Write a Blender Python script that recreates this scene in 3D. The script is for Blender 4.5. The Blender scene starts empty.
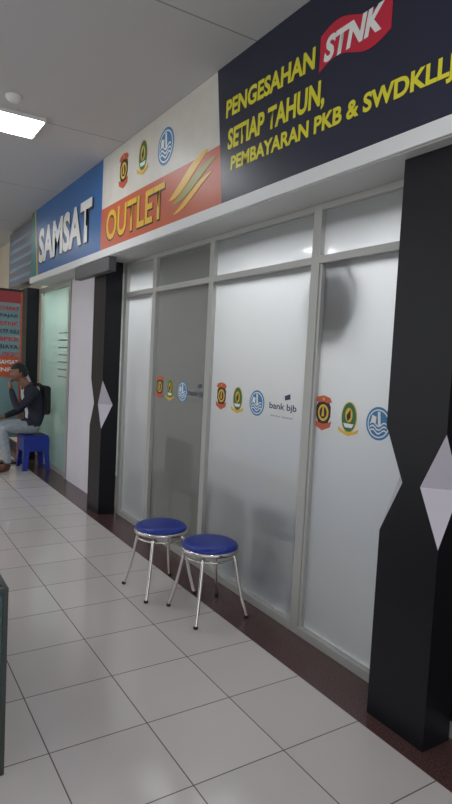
import bpy, bmesh, math, random
from mathutils import Vector, Matrix
random.seed(4)
S=bpy.context.scene
COL=S.collection
def lin(c):
    return tuple(((v/255)/12.92 if v/255<=0.04045 else ((v/255+0.055)/1.055)**2.4) for v in c)+(1,)
def mat(name,c,rough=0.5,metal=0.0,noise=0.0,nscale=8.0,emit=0.0,coat=0.0,spec=0.5):
    m=bpy.data.materials.new(name); m.use_nodes=True
    nt=m.node_tree; b=nt.nodes['Principled BSDF']
    col=lin(c); b.inputs['Base Color'].default_value=col
    b.inputs['Roughness'].default_value=rough; b.inputs['Metallic'].default_value=metal
    b.inputs['Specular IOR Level'].default_value=spec
    if emit: 
        b.inputs['Emission Color'].default_value=col; b.inputs['Emission Strength'].default_value=emit
    if noise:
        g=nt.nodes.new('ShaderNodeNewGeometry'); n=nt.nodes.new('ShaderNodeTexNoise'); n.inputs['Scale'].default_value=nscale
        n.inputs['Detail'].default_value=4
        nt.links.new(g.outputs['Position'],n.inputs['Vector'])
        r=nt.nodes.new('ShaderNodeValToRGB')
        r.color_ramp.elements[0].position=0.3; r.color_ramp.elements[1].position=0.7
        r.color_ramp.elements[0].color=tuple(v*(1-noise) for v in col[:3])+(1,)
        r.color_ramp.elements[1].color=tuple(min(1,v*(1+noise)) for v in col[:3])+(1,)
        nt.links.new(n.outputs['Fac'],r.inputs['Fac']); nt.links.new(r.outputs['Color'],b.inputs['Base Color'])
    return m
def link(o,parent=None):
    COL.objects.link(o)
    if parent: o.parent=parent
    return o
def empty(name,loc=(0,0,0)):
    e=bpy.data.objects.new(name,None); COL.objects.link(e); e.empty_display_size=0.1; return e
def mesh(name,v,f,m=None,parent=None,smooth=False):
    me=bpy.data.meshes.new(name); me.from_pydata([tuple(p) for p in v],[],f); me.update()
    if m: me.materials.append(m)
    if smooth:
        for p in me.polygons: p.use_smooth=True
    return link(bpy.data.objects.new(name,me),parent)
def box(name,a,b,m,parent=None,bev=0.0,seg=2):
    x0,y0,z0=a; x1,y1,z1=b
    v=[(x0,y0,z0),(x1,y0,z0),(x1,y1,z0),(x0,y1,z0),(x0,y0,z1),(x1,y0,z1),(x1,y1,z1),(x0,y1,z1)]
    f=[(0,3,2,1),(4,5,6,7),(0,1,5,4),(1,2,6,5),(2,3,7,6),(3,0,4,7)]
    o=mesh(name,v,f,m,parent)
    if bev:
        md=o.modifiers.new('b','BEVEL'); md.width=bev; md.segments=seg
    return o
def slab(name,pts,x,m,parent,th=0.002):
    n=len(pts)
    v=[(x,p[0],p[1]) for p in pts]+[(x+th,p[0],p[1]) for p in pts]
    f=[tuple(range(n)),tuple(reversed(range(n,2*n)))]+[(i,(i+1)%n,(i+1)%n+n,i+n) for i in range(n)]
    o=mesh(name,v,f,m,parent)
    bm=bmesh.new(); bm.from_mesh(o.data); bmesh.ops.recalc_face_normals(bm,faces=bm.faces); bm.to_mesh(o.data); bm.free()
    return o
def circ(cy,cz,ry,rz,n=40):
    return [(cy+ry*math.cos(2*math.pi*i/n),cz+rz*math.sin(2*math.pi*i/n)) for i in range(n)]
def text(name,body,yl,yr,z0,z1,x,m,parent,bold=0.02,shear=0.0,drop=0.0,facing='x'):
    cu=bpy.data.curves.new(name,'FONT'); cu.body=body; cu.offset=bold; cu.shear=shear; cu.extrude=0.0
    cu.resolution_u=4
    o=bpy.data.objects.new('tmp',cu); COL.objects.link(o)
    bpy.context.view_layer.update()
    dg=bpy.context.evaluated_depsgraph_get()
    me=bpy.data.meshes.new_from_object(o.evaluated_get(dg))
    bpy.data.objects.remove(o)
    xs=[v.co.x for v in me.vertices]; ys=[v.co.y for v in me.vertices]
    ax,bx,ay,by=min(xs),max(xs),min(ys),max(ys)
    for v in me.vertices:
        s=(v.co.x-ax)/(bx-ax); t=(v.co.y-ay)/(by-ay)
        if facing=='x': v.co=Vector((x,yl+(yr-yl)*s,z0+(z1-z0)*t+drop*s))
        else: v.co=Vector((yl+(yr-yl)*s,x,z0+(z1-z0)*t+drop*s))
    me.materials.clear(); me.materials.append(m)
    ob=bpy.data.objects.new(name,me); return link(ob,parent)
def tube(name,pts,r,m,parent=None,cyclic=False):
    cu=bpy.data.curves.new(name,'CURVE'); cu.dimensions='3D'; cu.bevel_depth=r; cu.bevel_resolution=4; cu.use_fill_caps=True
    sp=cu.splines.new('POLY'); 
    sp.points.add(len(pts)-1)
    for i,p in enumerate(pts): sp.points[i].co=tuple(p)+(1,)
    sp.use_cyclic_u=cyclic
    o=bpy.data.objects.new('tmp',cu); COL.objects.link(o); bpy.context.view_layer.update()
    me=bpy.data.meshes.new_from_object(o.evaluated_get(bpy.context.evaluated_depsgraph_get()))
    bpy.data.objects.remove(o)
    me.materials.clear(); me.materials.append(m)
    for p in me.polygons: p.use_smooth=True
    return link(bpy.data.objects.new(name,me),parent)
def lathe(name,prof,c,m,parent=None,n=48):
    v=[];f=[];k=len(prof)
    for i in range(n):
        a=2*math.pi*i/n
        for r,z in prof: v.append((c[0]+r*math.cos(a),c[1]+r*math.sin(a),c[2]+z))
    for i in range(n):
        j=(i+1)%n
        for q in range(k-1): f.append((i*k+q,j*k+q,j*k+q+1,i*k+q+1))
    o=mesh(name,v,f,m,parent,True)
    bm=bmesh.new(); bm.from_mesh(o.data); bmesh.ops.remove_doubles(bm,verts=bm.verts,dist=1e-5); bmesh.ops.recalc_face_normals(bm,faces=bm.faces); bm.to_mesh(o.data); bm.free()
    return o

# ---------------- materials
M_black=mat('acp_black',(20,20,25),0.38,0,0.1,3,spec=0.3)
M_silver=mat('facet_silver',(190,184,194),0.35,0.1)
M_alu=mat('aluminium_frame',(178,178,174),0.4,0.3)
M_white=mat('white_panel',(220,216,222),0.5,0,0.03,2)
M_trim=mat('trim_white',(220,221,220),0.4)
M_soffit=mat('soffit',(188,188,186),0.6,0,0.04,1.5)
M_navy=mat('sign_navy',(34,37,56),0.35,0,0.05,2)
M_yel=mat('sign_yellow',(222,214,48),0.4)
M_red=mat('sign_red',(196,36,60),0.4)
M_w=mat('sign_white',(232,232,228),0.4)
M_cream=mat('sign_cream',(210,206,196),0.4,0,0.06,5)
M_orange=mat('sign_orange',(190,94,62),0.4,0,0.04,3)
M_gold=mat('sign_gold',(222,178,56),0.4)
M_olive=mat('sign_olive',(150,150,60),0.4)
M_blue=mat('sign_blue',(50,102,160),0.4,0,0.08,2)
M_teal=mat('sign_teal',(40,120,120),0.4)
M_dk=mat('logo_black',(28,26,30),0.4)
M_green=mat('logo_green',(40,110,60),0.4)
M_lblue=mat('logo_blue',(50,126,176),0.4)
M_lorange=mat('logo_orange',(196,88,54),0.4)
M_gray=mat('sign_gray',(95,98,105),0.4)
M_textnavy=mat('text_navy',(45,55,90),0.4)
M_seat=mat('seat_blue_vinyl',(16,46,140),0.36,0,0.08,30)
M_chrome=mat('chrome_tube',(215,210,205),0.16,0.95)
M_rub=mat('rubber_black',(25,25,25),0.7)
M_int=mat('interior_paint',(205,205,200),0.8,0,0.03,2)
M_intdark=mat('interior_dark',(45,47,52),0.5)
M_lamp=mat('lamp_diffuser',(250,252,255),0.5,emit=22.5)
M_lamp2=mat('lamp_interior',(250,252,255),0.5,emit=25)

def brick_mat(name,c1,c2,mo,bw,rh,ms,loc,rough,bump=False,noise=0):
    m=mat(name,c1,rough,spec=.6 if bump else .5); nt=m.node_tree; b=nt.nodes['Principled BSDF']
    g=nt.nodes.new('ShaderNodeNewGeometry'); mp=nt.nodes.new('ShaderNodeMapping'); mp.inputs['Location'].default_value=loc
    br=nt.nodes.new('ShaderNodeTexBrick'); br.offset=0; br.squash=1
    br.inputs['Scale'].default_value=1; br.inputs['Brick Width'].default_value=bw; br.inputs['Row Height'].default_value=rh
    br.inputs['Mortar Size'].default_value=ms; br.inputs['Mortar Smooth'].default_value=0.2
    br.inputs['Color1'].default_value=lin(c1); br.inputs['Color2'].default_value=lin(c2); br.inputs['Mortar'].default_value=lin(mo)
    nt.links.new(g.outputs['Position'],mp.inputs['Vector']); nt.links.new(mp.outputs['Vector'],br.inputs['Vector'])
    n=nt.nodes.new('ShaderNodeTexNoise'); n.inputs['Scale'].default_value=2.2; n.inputs['Detail'].default_value=5
    mx=nt.nodes.new('ShaderNodeMix'); mx.data_type='RGBA'; mx.blend_type='MULTIPLY'; mx.inputs[0].default_value=noise
    nt.links.new(g.outputs['Position'],n.inputs['Vector'])
    nt.links.new(br.outputs['Color'],mx.inputs[6]); nt.links.new(n.outputs['Fac'],mx.inputs[7]); nt.links.new(mx.outputs[2],b.inputs['Base Color'])
    if bump:
        bp=nt.nodes.new('ShaderNodeBump'); bp.invert=True; bp.inputs['Distance'].default_value=0.001; bp.inputs['Strength'].default_value=0.5
        nt.links.new(br.outputs['Fac'],bp.inputs['Height']); nt.links.new(bp.outputs['Normal'],b.inputs['Normal'])
    return m
def frosted(name,c,wt,wr,wd,rough=0.45):
    """thin frosted film glass : translucent + rough refraction + diffuse + gloss"""
    m=bpy.data.materials.new(name); m.use_nodes=True; nt=m.node_tree; nt.nodes.clear()
    out=nt.nodes.new('ShaderNodeOutputMaterial')
    tr=nt.nodes.new('ShaderNodeBsdfTranslucent'); tr.inputs[0].default_value=lin(c)
    di=nt.nodes.new('ShaderNodeBsdfDiffuse'); di.inputs[0].default_value=lin(c)
    rf=nt.nodes.new('ShaderNodeBsdfRefraction'); rf.inputs['Color'].default_value=lin(c); rf.inputs['Roughness'].default_value=rough; rf.inputs['IOR'].default_value=1.2
    gl=nt.nodes.new('ShaderNodeBsdfGlossy'); gl.inputs['Roughness'].default_value=0.06; gl.inputs['Color'].default_value=(1,1,1,1)
    m1=nt.nodes.new('ShaderNodeMixShader'); m1.inputs[0].default_value=wd/(wt+wd)
    nt.links.new(tr.outputs[0],m1.inputs[1]); nt.links.new(di.outputs[0],m1.inputs[2])
    m2=nt.nodes.new('ShaderNodeMixShader'); m2.inputs[0].default_value=wr
    nt.links.new(m1.outputs[0],m2.inputs[1]); nt.links.new(rf.outputs[0],m2.inputs[2])
    fr=nt.nodes.new('ShaderNodeFresnel'); fr.inputs['IOR'].default_value=1.45
    m3=nt.nodes.new('ShaderNodeMixShader'); nt.links.new(fr.outputs[0],m3.inputs[0])
    nt.links.new(m2.outputs[0],m3.inputs[1]); nt.links.new(gl.outputs[0],m3.inputs[2])
    nt.links.new(m3.outputs[0],out.inputs[0])
    return m
G_fr=frosted('frosted_glass',(226,228,228),0.76,0.25,0.24,0.28)
G_dim=frosted('tinted_frosted_glass',(172,175,172),0.34,0.62,0.66,0.12)
G_green=frosted('green_frosted_glass',(180,208,196),0.6,0.2,0.4,0.4)
G_dark=mat('dark_glass',(24,26,30),0.08,0,spec=0.6)

# ---------------- shell
box('floor',(-7,-3,-0.1),(1.8,12,0),brick_mat('floor_tile',(213,206,203),(206,199,196),(120,108,102),.4,.4,.0028,(-0.2+8,-0.08+4,0),.12,True,.1))
box('floor_threshold_granite',(1.8,-3,-0.1),(2.14,12,0),mat('granite_brown',(84,60,58),0.25,0,0.45,120))
box('floor_interior',(2.14,-3,-0.1),(5.6,12,0),mat('interior_tile',(95,92,88),0.35,0,0.05,3))
box('ceiling',(-3.2,-3,3.25),(2.2,12,3.35),brick_mat('ceiling_gypsum',(196,197,198),(193,194,194),(140,140,139),6,1.9,.006,(0.3,-2.76+1.9*4,0),.75))
box('wall_far',(-7,12,0),(5.6,12.1,3.25),mat('wall_far_paint',(214,205,186),0.7,0,0.04,1))
box('wall_interior_back',(5.6,-3,0),(5.7,12,3.25),M_int)
box('wall_interior_side',(2.2,-0.1,0),(5.6,0.0,2.75),M_int)
box('ceiling_interior',(2.2,-3,2.75),(5.6,8.3,2.85),M_int)
box('wall_white_panel',(2.06,5.50,0.0),(2.16,6.78,2.36),M_white)
box('wall_interior_partition',(2.2,6.80,0),(5.6,6.9,2.75),M_int)
box('wall_interior_end',(2.2,8.2,0),(5.6,8.3,2.75),M_int)
box('wall_right_far',(2.0,8.55,0.0),(2.16,12,3.25),mat('wall_cream',(206,196,176),0.6,0,0.05,1.5))
box('baseboard_far',(1.985,8.55,0.0),(2.0,12,0.1),M_intdark)

# ---------------- sign box with printed boards
sb=empty('outlet_signboard')
box('sign_body',(1.82,-1.2,2.36),(2.3,7.75,3.25),M_soffit,sb)
box('edge_trim_lower',(1.802,-1.2,2.365),(1.82,7.75,2.435),M_trim,sb,0.003)
box('shutter_housing',(1.80,4.90,2.235),(1.872,5.85,2.358),mat('housing_gray',(86,86,88),0.5),sb,0.006)
X=1.816
def q(name,y0,y1,z0,z1,m,x=X,yl=None):
    return slab(name,[(y0,z0),(y1,z0),(y1 if yl is None else yl,z1),(y0,z1)],x,m,sb,0.004)
slab('board_navy',[(-1.2,2.437),(3.05,2.437),(3.17,3.248),(-1.2,3.248)],1.811,M_navy,sb,0.008)
q('board_cream',3.0,5.16,2.437,3.248,M_cream)
slab('band_orange',[(3.0,2.437),(5.16,2.437),(5.16,2.80),(4.4,2.80),(3.4,2.79),(3.0,2.80)],1.814,M_orange,sb,0.002)
q('board_blue',5.16,7.60,2.437,3.248,M_blue)
slab('wedge_teal',[(7.42,2.437),(7.6,2.437),(7.7,3.248),(7.6,3.248)],1.814,M_teal,sb)
slab('wedge_gold',[(7.38,2.437),(7.43,2.437),(7.61,3.248),(7.57,3.248)],1.813,M_gold,sb)
q('board_end',7.60,7.75,2.437,3.248,M_teal)
text('line_1','PENGESAHAN',3.045,2.245,2.925,3.03,1.8095,M_yel,sb,0.035,drop=-0.02)
text('line_2','SETIAP TAHUN,',3.01,2.16,2.715,2.855,1.8095,M_yel,sb,0.035,drop=-0.02)
text('line_3','PEMBAYARAN PKB & SWDKLLJ',2.965,1.445,2.585,2.69,1.8095,M_yel,sb,0.035,drop=-0.03)
fl=[]
for i in range(17):
    s=i/16; fl.append((2.21-0.44*s,3.035+0.03*math.sin(s*6.28)+0.0*s))
for i in range(17):
    s=1-i/16; fl.append((2.21-0.44*s+0.0,2.872+0.03*math.sin(s*6.28)+0.01*s))
slab('flag_red',fl,1.8090,M_red,sb,0.002)
text('flag_text','STNK',2.18,1.81,2.90,3.015,1.8075,M_w,sb,0.045,shear=0.2,drop=0.0)
text('outlet_outline','OUTLET',5.035,3.835,2.488,2.75,1.8125,M_dk,sb,0.035)  # dark printed outline behind the letters
text('outlet_text','OUTLET',5.02,3.85,2.50,2.755,1.811,M_gold,sb,0.02)
text('samsat_outline','SAMSAT',7.40,5.38,2.555,2.965,1.8125,M_dk,sb,0.055)  # dark printed edge around the white letters
text('samsat_text','SAMSAT',7.36,5.42,2.57,2.98,1.811,M_w,sb,0.04)
def swoosh(name,y0,y1,z0,z1,w,m,x):
    top=[];bot=[]
    for i in range(24):
        s=i/23; y=y0+(y1-y0)*s; z=z0+(z1-z0)*(0.35*s+0.65*s*s*(3-2*s)); ww=w*(math.sin(s*math.pi)**0.8)
        top.append((y,z+ww*.5)); bot.append((y,z-ww*.5))
    slab(name,top+bot[::-1],x,m,sb)
swoosh('swoosh_1',3.78,3.24,2.60,2.81,0.085,M_gold,1.8118)
swoosh('swoosh_2',3.72,3.14,2.56,2.74,0.07,M_olive,1.8115)
swoosh('swoosh_3',3.70,3.18,2.49,2.66,0.05,M_gold,1.8112)

def logo_police(x,y,z,s,parent):
    k=lambda pts:[(y-a*s,z+b*s) for a,b in pts]
    sh=[(-.22,.42),(0,.38),(.22,.42),(.34,.22),(.34,-.08),(.22,-.34),(0,-.44),(-.22,-.34),(-.34,-.08),(-.34,.22)]
    slab('crest_back',k(sh),x,M_dk,parent,0.0008)
    slab('crest_gold_ring',circ(y,z+.02*s,.25*s,.27*s),x-.0008,M_gold,parent,0.0008)
    slab('crest_disc',circ(y,z+.02*s,.17*s,.19*s),x-.0016,M_dk,parent,0.0008)
    slab('crest_torch',k([(-.03,.2),(.03,.2),(.06,-.1),(-.06,-.1)]),x-.0024,M_gold,parent,0.0006)
    slab('crest_ribbon',k([(-.42,-.22),(-.24,-.30),(0,-.34),(.24,-.30),(.42,-.22),(.36,-.42),(0,-.56),(-.36,-.42)]),x-.0022,M_lorange,parent,0.0006)
    slab('crest_top',k([(-.40,.38),(-.30,.52),(0,.58),(.30,.52),(.40,.38),(.2,.34),(0,.38),(-.2,.34)]),x-.0022,M_lorange,parent,0.0006)
    slab('crest_star',k([(0,.53),(.05,.46),(0,.40),(-.05,.46)]),x-.003,M_gold,parent,0.0006)
def logo_prov(x,y,z,s,parent):
    slab('oval_gold',circ(y,z+.05*s,.33*s,.47*s),x,M_gold,parent,0.0008)
    slab('oval_green',circ(y,z+.05*s,.30*s,.44*s),x-.0008,M_green,parent,0.0008)
    slab('oval_field',circ(y,z+.12*s,.15*s,.22*s),x-.0016,M_gold,parent,0.0008)
    slab('kujang',[(y-.06*s,z+.3*s),(y+.10*s,z+.1*s),(y+.04*s,z-.08*s),(y-.08*s,z+.05*s)],x-.0024,M_dk,parent,0.0008)
    slab('waves',[(y-.22*s,z-.14*s),(y+.22*s,z-.14*s),(y+.14*s,z-.26*s),(y-.14*s,z-.26*s)],x-.0016,M_w,parent,0.0008)
    slab('ribbon',[(y-.44*s,z-.26*s),(y-.2*s,z-.38*s),(y+.2*s,z-.38*s),(y+.44*s,z-.26*s),(y+.4*s,z-.40*s),(y,z-.52*s),(y-.4*s,z-.40*s)],x-.0024,M_gold,parent,0.0006)
def logo_jr(x,y,z,s,parent):
    slab('disc_blue',circ(y,z,.5*s,.5*s),x,M_lblue,parent,0.0008)
    slab('disc_white',circ(y,z,.43*s,.43*s),x-.0008,M_w,parent,0.0008)
    slab('disc_inner',circ(y,z,.39*s,.39*s),x-.0016,M_lblue,parent,0.0008)
    for j in range(3):
        top=[];bot=[]
        for i in range(14):
            t=i/13; yy=y+.33*s-.66*s*t; zz=z-.02*s-.11*s*j+.06*s*math.sin(t*9)
            top.append((yy,zz+.02*s));bot.append((yy,zz-.025*s))
        slab('wave_%d'%j,top+bot[::-1],x-.0024,M_w,parent,0.0006)
    slab('pillar_white',[(y+.04*s,z+.36*s),(y-.06*s,z+.36*s),(y-.1*s,z-.05*s),(y+.0*s,z-.05*s)],x-.0026,M_w,parent,0.0006)
    slab('arc_white',[(y+.25*s,z+.24*s),(y+.08*s,z+.2*s),(y+.1*s,z+.02*s),(y+.3*s,z+.02*s)],x-.0026,M_w,parent,0.0006)
logo_police(1.8145,4.66,3.02,0.25,sb)
logo_prov(1.8145,4.27,3.03,0.25,sb)
logo_jr(1.8145,3.87,3.0,0.26,sb)

# next shop sign beyond
nb=empty('neighbour_signboard')
box('board',(1.84,7.80,2.42),(1.98,9.2,3.2),M_gray,nb)
Mst=mat('stripe_gray',(104,124,140),.5)
for i in range(5):
    slab('stripe_%d'%i,[(7.85,2.5+.13*i),(9.1,2.5+.13*i),(9.1,2.55+.13*i),(7.85,2.55+.13*i)],1.838,Mst,nb)

# ---------------- pillars (black box, corners folded in as diamonds)
def pillar(y0,y1,zt=2.36,x0=1.88,x1=2.04):
    e=empty('pillar'); zc,hh,d=1.04,0.225,0.105
    V=[];F=[];MI=[]
    def vv(*p): V.append(p); return len(V)-1
    a0=vv(x0,y0,0);a1=vv(x0,y0,zc-hh);a2=vv(x0,y0+d,zc);a3=vv(x0,y0,zc+hh);a4=vv(x0,y0,zt)
    b0=vv(x0,y1,0);b1=vv(x0,y1,zc-hh);b2=vv(x0,y1-d,zc);b3=vv(x0,y1,zc+hh);b4=vv(x0,y1,zt)
    c0=vv(x1,y0,0);c2=vv(x0+d,y0,zc);c4=vv(x1,y0,zt)
    d0=vv(x1,y1,0);d2=vv(x0+d,y1,zc);d4=vv(x1,y1,zt)
    c1=vv(x1,y0,zc); d1=vv(x1,y1,zc)
    def ff(l,mi): F.append(tuple(l)); MI.append(mi)
    ff([a0,a1,a2,b2,b1,b0],0); ff([a2,a3,a4,b4,b3,b2],0)
    ff([a0,c0,c1,c2,a1],0); ff([c2,c1,c4,a4,a3],0)
    ff([b0,b1,d2,d1,d0],0); ff([b3,b4,d4,d1,d2],0)
    ff([a1,c2,a2],1); ff([a2,c2,a3],1); ff([b1,b2,d2],1); ff([b2,b3,d2],1)
    ff([a4,c4,d4,b4],0); ff([c0,d0,d1,d4,c4,c1],0)
    o=mesh('cladding',V,F,M_black,e); o.data.materials.append(M_silver)
    for p,i in zip(o.data.polygons,MI): p.material_index=i
    bm=bmesh.new(); bm.from_mesh(o.data); bmesh.ops.recalc_face_normals(bm,faces=bm.faces); bm.to_mesh(o.data); bm.free()
    return e
pillar(1.41,1.71); pillar(5.16,5.48); pillar(8.19,8.52)
e=empty('window_5'); box('pane',(2.09,-1.2,0.05),(2.1,1.69,2.36),G_dark,e)
box('bottom_rail',(2.06,-1.2,0.0),(2.13,1.69,0.05),M_alu,e)

# ---------------- storefront frames and panes
fr=empty('trim_storefront_frame')
xf0,xf1=2.058,2.125
def bar(n,y0,y1,z0,z1,x0=xf0,x1=xf1): box(n,(x0,y0,z0),(x1,y1,z1),M_alu,fr,0.003)
ZT=2.045
mull=[(1.70,1.76),(2.42,2.485),(3.53,3.59),(4.47,4.53),(5.10,5.17)]
for i,(a,b) in enumerate(mull): bar('mullion_%d'%i,a,b,0,2.36)
for i in range(4):
    a=mull[i][1]; b=mull[i+1][0]
    bar('bottom_rail_%d'%i,a,b,0,0.05); bar('transom_%d'%i,a,b,ZT,ZT+0.04); bar('head_%d'%i,a,b,2.325,2.36)
    w=empty('window_%d'%(i+1))
    g=[G_fr,G_fr,G_dim,G_fr][i]
    mesh('pane',[(2.09,a,0.05),(2.09,b,0.05),(2.09,b,ZT),(2.09,a,ZT)],[(3,2,1,0)],g,w)
    mesh('transom_pane',[(2.09,a,ZT+.04),(2.09,b,ZT+.04),(2.09,b,2.325),(2.09,a,2.325)],[(3,2,1,0)],g,w)
bar('door_stile',2.40,2.42,0.0,2.045,2.066,2.11)
# far green glass
w=empty('window_6')
mesh('pane',[(2.09,6.86,0.06),(2.09,8.19,0.06),(2.09,8.19,2.3),(2.09,6.86,2.3)],[(3,2,1,0)],G_green,w)
box('frame_l',(2.05,6.79,0),(2.13,6.86,2.36),M_alu,w); box('frame_b',(2.075,6.86,0),(2.13,8.19,0.06),M_alu,w); box('frame_t',(2.05,6.86,2.3),(2.13,8.19,2.36),M_alu,w)
for i in range(7):
    box('stripe_%d'%i,(2.083,6.9,1.2+.09*i),(2.086,7.35,1.215+.09*i),M_gray,w)

def decals(ys,z,txt=None):
    e=empty('logo_decal_set')
    logo_police(2.087,ys[0],z+.01,0.165,e); logo_prov(2.087,ys[1],z,0.168,e); logo_jr(2.087,ys[2],z,0.16,e)
    if txt:
        text('bank_text','bank bjb',txt[0],txt[1],z-.03,z+.02,2.086,M_textnavy,e,0.02)
        text('bank_sub','kantor layanan',txt[0]-.02,txt[1]+.03,z-.068,z-.052,2.086,M_gray,e,0.0)
        slab('bank_mark',[(txt[1]+.11,z+.04),(txt[1]+.06,z+.05),(txt[1]+.065,z+.08),(txt[1]+.115,z+.065)],2.086,M_textnavy,e,0.001)
decals((2.345,2.15,1.95),1.24)
decals((3.39,3.185,2.965),1.25,(2.83,2.57))
decals((4.37,4.18,3.965),1.25,(3.86,3.61))

# ---------------- interior things seen blurred
fan=empty('reflection_fan')  # made-up fan, standing in for a dark round reflection in the pane
FY,FZ=2.33,1.875
slab('shade_disc',circ(FY,FZ,.185,.185),2.140,M_dk,fan,0.004)  # solid disc added to block the back light as a dark patch
tube('guard',[(2.112,FY+.185*math.cos(a),FZ+.185*math.sin(a)) for a in [2*math.pi*i/32 for i in range(32)] if FY+.185*math.cos(a)<2.41],0.005,M_intdark,fan)
for k in range(4):
    a=k*math.pi/2; p=[]
    for s in (-.5,-.25,0,.25,.5): p.append((FY+.15*math.cos(a+s),FZ+.15*math.sin(a+s)))
    slab('blade_%d'%k,[(FY+.03*math.cos(a-.9),FZ+.03*math.sin(a-.9))]+p+[(FY+.03*math.cos(a+.9),FZ+.03*math.sin(a+.9))],2.13,M_intdark,fan,0.004)
box('motor',(2.145,FY-.04,FZ-.04),(2.25,FY+.04,FZ+.04),M_intdark,fan,0.02)
box('bracket',(2.126,2.43,1.85),(2.17,2.46,1.89),M_intdark,fan)
def wchair(y):
    e=empty('waiting_chair')
    box('seat',(2.25,y-.22,.42),(2.7,y+.22,.48),M_intdark,e,.02); box('back',(2.17,y-.22,.52),(2.22,y+.22,.86),M_intdark,e,.02)
    for dx in (2.26,2.66):
        for dy in (-.19,.19): tube('leg',[(dx,y+dy,0),(dx,y+dy,.45)],.012,M_intdark,e)
    for dy in (-.19,.19): tube('back_post',[(2.26,y+dy,.45),(2.20,y+dy,.6)],.012,M_intdark,e)
wchair(2.72); wchair(3.25); wchair(4.1)
dk=empty('service_desk')
box('desk_body',(4.0,1.2,0),(4.6,5.0,0.95),mat('desk_blue',(70,90,130),.5),dk,.01); box('desk_top',(3.95,1.15,.95),(4.65,5.05,1.0),M_intdark,dk,.005)
def ceil_lamp(x,y,z,s,m,name='ceiling_lamp'):
    e=empty(name)
    box('housing',(x-s/2,y-s/2,z-.03),(x+s/2,y+s/2,z),M_trim,e,.004)
    box('diffuser',(x-s/2+.015,y-s/2+.015,z-.034),(x+s/2-.015,y+s/2-.015,z-.0305),m,e)
for y in (1.7,3.0,4.9,7.55): ceil_lamp(2.75,y,2.75,.6,M_lamp2,'unseen_interior_lamp')  # unseen, set near the panes to brighten them; last added for the green glass
for x,y in ((.95,4.79),(.95,0.6),(.95,8.9),(-1.6,2.7),(-1.6,6.8),(.95,-1.8)): ceil_lamp(x,y,3.25,.42,M_lamp)  # first lamp is in view; the others are unseen, some added for brightness
sd=empty('smoke_detector')
lathe('detector_body',[(0,-.04),(.03,-.04),(.045,-.028),(.055,-.012),(.055,0)],(.872,4.34,3.25),M_trim,sd)

# ---------------- chrome stools with blue seats
def stool(cx,cy,rot=0.0,h=.435):
    e=empty('chrome_stool')
    lathe('seat',[(0,h+.002),(.10,h+.002),(.145,h-.004),(.163,h-.014),(.168,h-.026),(.160,h-.034)],(cx,cy,0),M_seat,e)
    lathe('rim',[(.160,h-.030),(.172,h-.030),(.174,h-.040),(.172,h-.052),(.158,h-.054),(0,h-.052)],(cx,cy,0),M_chrome,e)
    for k in range(4):
        a=math.radians(45+90*k)+rot; c,s=math.cos(a),math.sin(a)
        pr=[(.0,h-.062-.0*k),(.125,h-.064),(.142,h-.070),(.153,h-.085),(.160,h-.11),(.178,h-.2),(.205,.12),(.232,.03),(.240,.012)]
        tube('leg_%d'%(k+1),[(cx+r*c,cy+r*s,z) for r,z in pr],.0105,M_chrome,e)
        tube('foot_cap_%d'%(k+1),[(cx+.240*c,cy+.240*s,.016),(cx+.242*c,cy+.242*s,.001)],.0135,M_rub,e)
    tube('brace_ring',[(cx+.148*math.cos(t),cy+.148*math.sin(t),h-.085) for t in [2*math.pi*i/36 for i in range(36)]],.006,M_chrome,e,cyclic=True)
stool(1.645,3.335,.02); stool(1.755,2.895,.0)

# ---------------- display case bottom left
dc=empty('glass_display_case')
M_cf=mat('case_frame',(70,74,72),0.35,.5)
M_cg=mat('case_glass',(120,165,165),0.04,0,spec=0.6); M_cg.node_tree.nodes['Principled BSDF'].inputs['Transmission Weight'].default_value=.85
box('plinth',(-.45,2.06,0),(.41,3.2,.10),M_trim,dc,.004)
box('back_panel',(-.43,3.18,.10),(.41,3.2,.665),M_intdark,dc)
box('shelf_low',(-.43,2.07,.10),(.41,3.17,.12),M_intdark,dc); box('shelf_mid',(-.42,2.09,.38),(.40,3.16,.392),M_intdark,dc)
for i,(bx_,c_) in enumerate(((-.3,(90,60,50)),(-.1,(50,70,90)),(.12,(140,130,110)),(.28,(60,60,64)))):
    box('goods_%d'%i,(bx_-.06,2.3,.12),(bx_+.06,2.6,.3),mat('goods_%d'%i,c_,.5),dc,.01)
    box('goods_up_%d'%i,(bx_-.06,2.25,.392),(bx_+.05,2.5,.52),mat('goodsu_%d'%i,c_[::-1],.5),dc,.01)
box('glass_front',(-.435,2.045,.10),(.415,2.051,.665),M_cg,dc); box('glass_side',(.418,2.057,.10),(.424,3.2,.665),M_cg,dc)
box('glass_side_l',(-.446,2.057,.10),(-.44,3.2,.665),M_cg,dc); box('glass_top',(-.435,2.057,.672),(.415,3.2,.678),M_cg,dc)
for a,b in (((.415,2.04,0),(.432,2.057,.68)),((-.452,2.04,0),(-.435,2.057,.68)),((.415,3.2,0),(.432,3.217,.68)),((-.452,3.2,0),(-.435,3.217,.68)),((-.45,2.038,.665),(.432,2.057,.682)),((.415,2.05,.665),(.432,3.2,.682)),((-.45,2.05,.665),(-.435,3.2,.682)),((-.45,2.038,.09),(.432,2.052,.11))):
    box('rail',a,b,M_cf,dc,.002)

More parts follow.
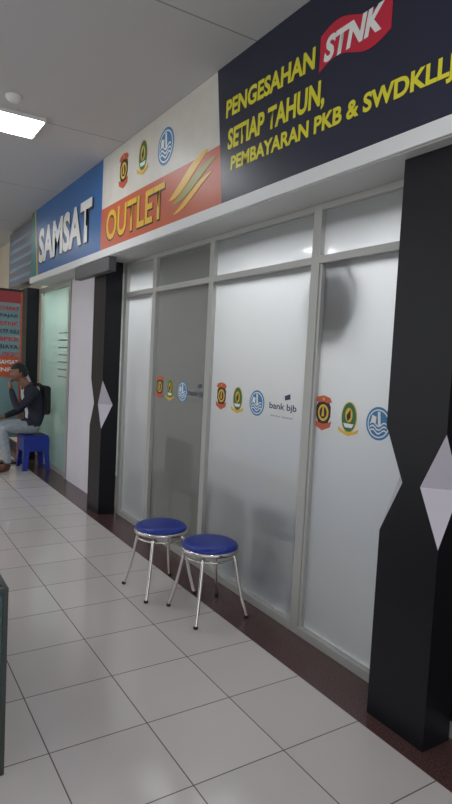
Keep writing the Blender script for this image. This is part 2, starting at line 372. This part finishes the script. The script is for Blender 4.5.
# ---------------- notice board by the far pillar
nbd=empty('standing_banner')
bx0,bx1=1.48,1.76
box('panel',(bx0,8.02,.35),(bx1,8.035,2.27),mat('banner_teal',(120,150,152),.5),nbd)
box('header',(bx0,8.013,2.12),(bx1,8.02,2.27),mat('banner_red',(150,50,55),.5),nbd); box('mid',(bx0+.01,8.014,1.15),(bx1-.01,8.02,1.42),M_lorange,nbd)
box('frame_r',(bx1,8.01,0),(bx1+.02,8.04,2.3),M_lorange,nbd); box('frame_l',(bx0-.02,8.01,0),(bx0,8.04,2.3),M_dk,nbd); box('frame_top',(bx0-.02,8.01,2.27),(bx1+.02,8.04,2.3),M_dk,nbd)
box('base',(bx0-.05,7.94,0),(bx1+.05,8.12,.03),M_dk,nbd)
for i in range(9): text('txt_%d'%i,['SYARAT','PAJAK','STNK','KTP ASLI','BPKB','BIAYA','LOKET','SAMSAT','INFO'][i],bx0+.02,bx1-.02,2.02-.1*i,2.075-.1*i,8.012,[M_red,M_textnavy][i%2] if i<7 else M_w,nbd,.02,facing='y')

# ---------------- person
M_skin=mat('skin',(138,96,76),.55,0,.06,20); M_hair=mat('hair',(18,16,16),.6,0,.2,60); M_jkt=mat('jacket_navy',(30,34,48),.75,0,.15,25)
M_jean=mat('jeans_faded',(150,158,166),.8,0,.12,30); M_shirt=mat('shirt_light',(205,205,208),.8); M_shoe=mat('shoe_brown',(92,50,36),.5); M_sole=mat('sole',(40,30,28),.7)
def skin(name,verts,edges,radii,sub=2,root=0):
    me=bpy.data.meshes.new(name); me.from_pydata([tuple(v) for v in verts],edges,[]); me.update()
    o=bpy.data.objects.new('tmpskin',me); COL.objects.link(o)
    o.modifiers.new('s','SKIN')
    for i,r in enumerate(radii):
        sv=me.skin_vertices[0].data[i]; sv.radius=(r,r) if not isinstance(r,tuple) else r; sv.use_root=(i==root)
    o.modifiers[0].use_smooth_shade=True
    m2=o.modifiers.new('u','SUBSURF'); m2.levels=sub; m2.render_levels=sub
    bpy.context.view_layer.update()
    out=bpy.data.meshes.new_from_object(o.evaluated_get(bpy.context.evaluated_depsgraph_get()))
    bpy.data.objects.remove(o); 
    for p in out.polygons: p.use_smooth=True
    return out
P=empty('seated_man')
oy=7.60
vs=[(1.87,oy,.57),(1.895,oy,.70),(1.86,oy,.86),(1.82,oy,.985),(1.755,oy,1.07),(1.715,oy,1.13),
 (1.82,oy-.09,.545),(1.64,oy-.13,.55),(1.45,oy-.16,.55),(1.475,oy-.165,.40),(1.53,oy-.18,.09),
 (1.82,oy+.09,.545),(1.64,oy+.13,.55),(1.45,oy+.16,.55),(1.43,oy+.165,.40),(1.41,oy+.18,.09),
 (1.81,oy-.165,1.0),(1.715,oy-.215,.87),(1.615,oy-.235,.78),(1.575,oy-.18,.9),(1.55,oy-.12,1.03),
 (1.81,oy+.165,1.0),(1.80,oy+.215,.86),(1.76,oy+.23,.74),(1.64,oy+.2,.69),(1.53,oy+.16,.655),(1.685,oy,1.20)]
es=[(0,1),(1,2),(2,3),(3,4),(4,5),(0,6),(6,7),(7,8),(8,9),(9,10),(0,11),(11,12),(12,13),(13,14),(14,15),(3,16),(16,17),(17,18),(18,19),(19,20),(3,21),(21,22),(22,23),(23,24),(24,25),(5,26)]
rs=[.125,.13,.145,.115,.066,.056,.092,.082,.066,.062,.052,.092,.082,.066,.062,.052,.07,.056,.05,.044,.034,.07,.056,.05,.044,.034,.05]
lab=['p','j','j','j','s','s','p','p','p','p','p','p','p','p','p','p','j','j','j','j','j','j','j','j','j','j','s']
bmsh=skin('body',vs,es,rs,3)
bmsh.materials.clear()
for m in (M_jkt,M_jean,M_skin,M_shirt): bmsh.materials.append(m)
segs=[(Vector(vs[a]),Vector(vs[b]),a,b) for a,b in es]
for p in bmsh.polygons:
    c=p.center; best=9;bi=0
    for A,B,a,b in segs:
        t=max(0,min(1,(c-A).dot(B-A)/(B-A).length_squared)); d=(c-(A+(B-A)*t)).length-(rs[a]*(1-t)+rs[b]*t)
        if d<best: best=d; bi=(a if t<.5 else b)
    l=lab[bi]; mi={'j':0,'p':1,'s':2}[l]
    if bi in (0,1,6,11): mi=0 if c.z>.56+.12*max(0,1.86-c.x) and c.x>1.72 else 1
    if l=='j' and bi in(1,2,3) and abs(c.y-oy)<.075 and c.x<vs[bi][0]-.05: mi=3
    if bi==4 and c.z<1.045+.25*(c.x-1.755): mi=0
    p.material_index=mi
link(bpy.data.objects.new('body',bmsh),P)
# backpack on his back with shoulder straps
M_bag=mat('backpack_fabric',(24,24,30),.8,0,.2,40)
bg_=box('backpack',(1.955,oy-.13,.70),(2.048,oy+.13,1.07),M_bag,P,.04,5)
box('backpack_pocket',(1.985,oy-.145,.74),(2.04,oy-.12,.90),M_bag,P,.01)
for s in(-1,1): tube('strap',[(1.97,oy+s*.10,1.04),(1.90,oy+s*.105,1.095),(1.83,oy+s*.11,1.095),(1.765,oy+s*.115,1.05),(1.735,oy+s*.12,.96),(1.76,oy+s*.125,.84),(1.85,oy+s*.135,.76)],.011,M_bag,P)
def shoe(n,ax,ay):
    me=skin(n,[(ax+.03,ay,.05),(ax-.02,ay,.055),(ax-.10,ay-.01,.04),(ax-.18,ay-.015,.03),(ax,ay,.11)],[(0,1),(1,2),(2,3),(1,4)],[.045,.05,.045,.03,.044],2,1)
    for v in me.vertices: v.co.z=max(0.002,v.co.z)
    me.materials.clear(); me.materials.append(M_shoe); me.materials.append(M_sole)
    for p in me.polygons:
        if p.center.z<.018: p.material_index=1
    link(bpy.data.objects.new(n,me),P)
shoe('shoe_left',1.53,oy-.18); shoe('shoe_right',1.41,oy+.18)
H=Vector((1.668,oy,1.225)); tilt=Matrix.Rotation(math.radians(-8),3,'Y')
bm=bmesh.new(); bmesh.ops.create_uvsphere(bm,u_segments=36,v_segments=28,radius=1)
for v in bm.verts:
    x,y,z=v.co; f=max(0,-x)
    w=1-.28*max(0,-z)**1.5
    X2=x*.095*(1-.10*max(0,-z)*(x>0)); Y2=y*.074*w; Z2=z*.118
    if x>0 and z<-.2: X2*=.8
    n=math.exp(-((y/.16)**2))*math.exp(-(((z+.12)/.2)**2))*f
    X2-=.026*n*(1.0 if z<0.1 else .6)
    X2-=.010*math.exp(-((y/.3)**2))*math.exp(-(((z+.82)/.18)**2))*(x<.3)
    X2-=.006*math.exp(-(((z-.22)/.1)**2))*math.exp(-((y/.6)**2))*f
    X2+=.010*math.exp(-(((z-.05)/.1)**2))*math.exp(-(((abs(y)-.42)/.16)**2))*f
    X2-=.006*math.exp(-(((z+.48)/.08)**2))*math.exp(-((y/.3)**2))*f
    v.co=(X2,Y2,Z2)
me=bpy.data.meshes.new('head'); bm.to_mesh(me); bm.free()
for p in me.polygons: p.use_smooth=True
me.transform(Matrix.Translation(H)@tilt.to_4x4()); me.materials.append(M_skin); link(bpy.data.objects.new('head',me),P)
bm=bmesh.new(); bmesh.ops.create_uvsphere(bm,u_segments=36,v_segments=28,radius=1)
dele=[]
for f in bm.faces:
    c=f.calc_center_median()
    if (c.z<.42 and c.x<-.15) or (c.z<-.05 and c.x<.25) or c.z<-.45: dele.append(f)
bmesh.ops.delete(bm,geom=dele,context='FACES')
for v in bm.verts:
    x,y,z=v.co; r=1+.03*math.sin(x*23+z*17)*math.cos(y*19)
    v.co=Vector((x*.104*r+.002,y*.083*r,z*.13*r))
me=bpy.data.meshes.new('hair'); bm.to_mesh(me); bm.free()
me.transform(Matrix.Translation(H)@tilt.to_4x4()); me.materials.append(M_hair)
for p in me.polygons: p.use_smooth=True
ho=link(bpy.data.objects.new('hair',me),P); md=ho.modifiers.new('s','SOLIDIFY'); md.thickness=.008
def hpt(x,y,z): return H+tilt@Vector((x,y,z))
def blob(name,p,s,m,par=P):
    bm=bmesh.new(); bmesh.ops.create_uvsphere(bm,u_segments=14,v_segments=10,radius=1)
    for v in bm.verts: v.co=Vector((v.co.x*s[0],v.co.y*s[1],v.co.z*s[2]))
    me=bpy.data.meshes.new(name); bm.to_mesh(me); bm.free(); me.transform(Matrix.Translation(p)); me.materials.append(m)
    for q_ in me.polygons: q_.use_smooth=True
    return link(bpy.data.objects.new(name,me),par)
for s in (-1,1):
    blob('eye',hpt(-.075,s*.031,.004),(.008,.011,.005),M_w); blob('pupil',hpt(-.081,s*.031,.004),(.0045,.006,.005),M_dk)
    blob('eyelid',hpt(-.075,s*.031,.010),(.010,.014,.005),M_skin)
    blob('brow',hpt(-.088,s*.031,.026),(.006,.018,.004),M_hair); blob('ear',hpt(.006,s*.074,-.005),(.018,.010,.030),M_skin)
blob('mouth',hpt(-.084,0,-.057),(.008,.022,.005),mat('lips',(105,55,50),.5)); blob('moustache',hpt(-.090,0,-.045),(.006,.022,.004),M_hair)
def hand(name,w,d,nrm,side,curl):
    w=Vector(w); d=Vector(d).normalized(); nrm=Vector(nrm); nrm=(nrm-d*nrm.dot(d)).normalized(); s=d.cross(nrm).normalized()*side
    me=skin(name+'_palm',[w-d*.02,w+d*.02,w+d*.05-s*.0,w+d*.08+s*.025,w+d*.08-s*.025],[(0,1),(1,2),(2,3),(2,4)],[.026,.028,.03,.018,.018],2,1)
    me.materials.clear(); me.materials.append(M_skin); link(bpy.data.objects.new(name+'_palm',me),P)
    for k,(off,L) in enumerate(((.032,.068),(.011,.078),(-.011,.073),(-.031,.056))):
        p=w+d*.065+s*off; ang=0.15; pts=[p]; q0=p
        for j,fr_ in enumerate((.3,.42,.32,.26)):
            dd=(d*math.cos(ang)+nrm*math.sin(ang)); q0=q0+dd*L*fr_; pts.append(q0); ang+=curl
        me=skin('%s_finger_%d'%(name,k+1),pts,[(0,1),(1,2),(2,3),(3,4)],[.0095,.0092,.0085,.008,.0065],1)
        me.materials.clear(); me.materials.append(M_skin); link(bpy.data.objects.new('%s_finger_%d'%(name,k+1),me),P)
    p=w+d*.02+s*.02; pts=[p,p+d*.02+s*.022,p+d*.045+s*.034+nrm*.01,p+d*.068+s*.034+nrm*.022]
    me=skin(name+'_thumb',pts,[(0,1),(1,2),(2,3)],[.013,.012,.0105,.008],1); me.materials.clear(); me.materials.append(M_skin); link(bpy.data.objects.new(name+'_thumb',me),P)
hand('hand_left',(1.548,oy-.115,1.045),(.0,.55,.8),(1,.0,-.1),1,.55)
hand('hand_right',(1.525,oy+.158,.652),(-1,-.1,-.12),(0,0,-1),-1,.3)

# blue plastic stool under him
ps=empty('plastic_stool'); M_pl=mat('plastic_blue',(24,50,150),.4)
cx,cy=1.87,oy
box('seat_top',(cx-.15,cy-.16,.40),(cx+.15,cy+.16,.44),M_pl,ps,.012)
for sx in(-1,1):
    for sy in(-1,1):
        a=[(cx+sx*.145,cy+sy*.155),(cx+sx*.07,cy+sy*.155),(cx+sx*.135,cy+sy*.145),(cx+sx*.145,cy+sy*.08)]
        b=[(cx+sx*.17,cy+sy*.195),(cx+sx*.115,cy+sy*.195),(cx+sx*.155,cy+sy*.18),(cx+sx*.17,cy+sy*.14)]
        v=[(p[0],p[1],.41) for p in a]+[(p[0],p[1],0) for p in b]
        o=mesh('leg',v,[(0,1,5,4),(1,2,6,5),(2,3,7,6),(3,0,4,7),(0,3,2,1),(4,5,6,7)],M_pl,ps)
        o.modifiers.new('s','SOLIDIFY').thickness=.004
for i,(a,b) in enumerate((((cx-.155,cy-.168,.24),(cx+.155,cy-.158,.41)),((cx-.155,cy+.158,.24),(cx+.155,cy+.168,.41)),((cx-.158,cy-.165,.24),(cx-.148,cy+.165,.41)),((cx+.148,cy-.165,.24),(cx+.158,cy+.165,.41)))):
    box('apron_%d'%i,a,b,M_pl,ps)

# ---------------- world + camera
W=bpy.data.worlds.new('World'); S.world=W; W.use_nodes=True
bg=W.node_tree.nodes['Background']; bg.inputs[0].default_value=(.93,.96,1,1); bg.inputs[1].default_value=1.1
th,ph,ro=math.radians(32.1),math.radians(4.0),math.radians(2.9)
F_=Vector((math.sin(th)*math.cos(ph),math.cos(th)*math.cos(ph),-math.sin(ph)))
R0=Vector((math.cos(th),-math.sin(th),0)); U0=R0.cross(F_)
Xc=R0*math.cos(ro)+U0*math.sin(ro); Yc=-R0*math.sin(ro)+U0*math.cos(ro)
cam=bpy.data.cameras.new('camera'); cam.sensor_fit='VERTICAL'; cam.sensor_height=36; cam.sensor_width=36*452/804; cam.lens=581/804*36; cam.clip_start=.05
co=bpy.data.objects.new('camera',cam); COL.objects.link(co)
Mx=Matrix((Xc,Yc,-F_)).transposed().to_4x4(); Mx.translation=Vector((0,0,1.5)); co.matrix_world=Mx
S.camera=co
S.view_settings.view_transform='Standard'
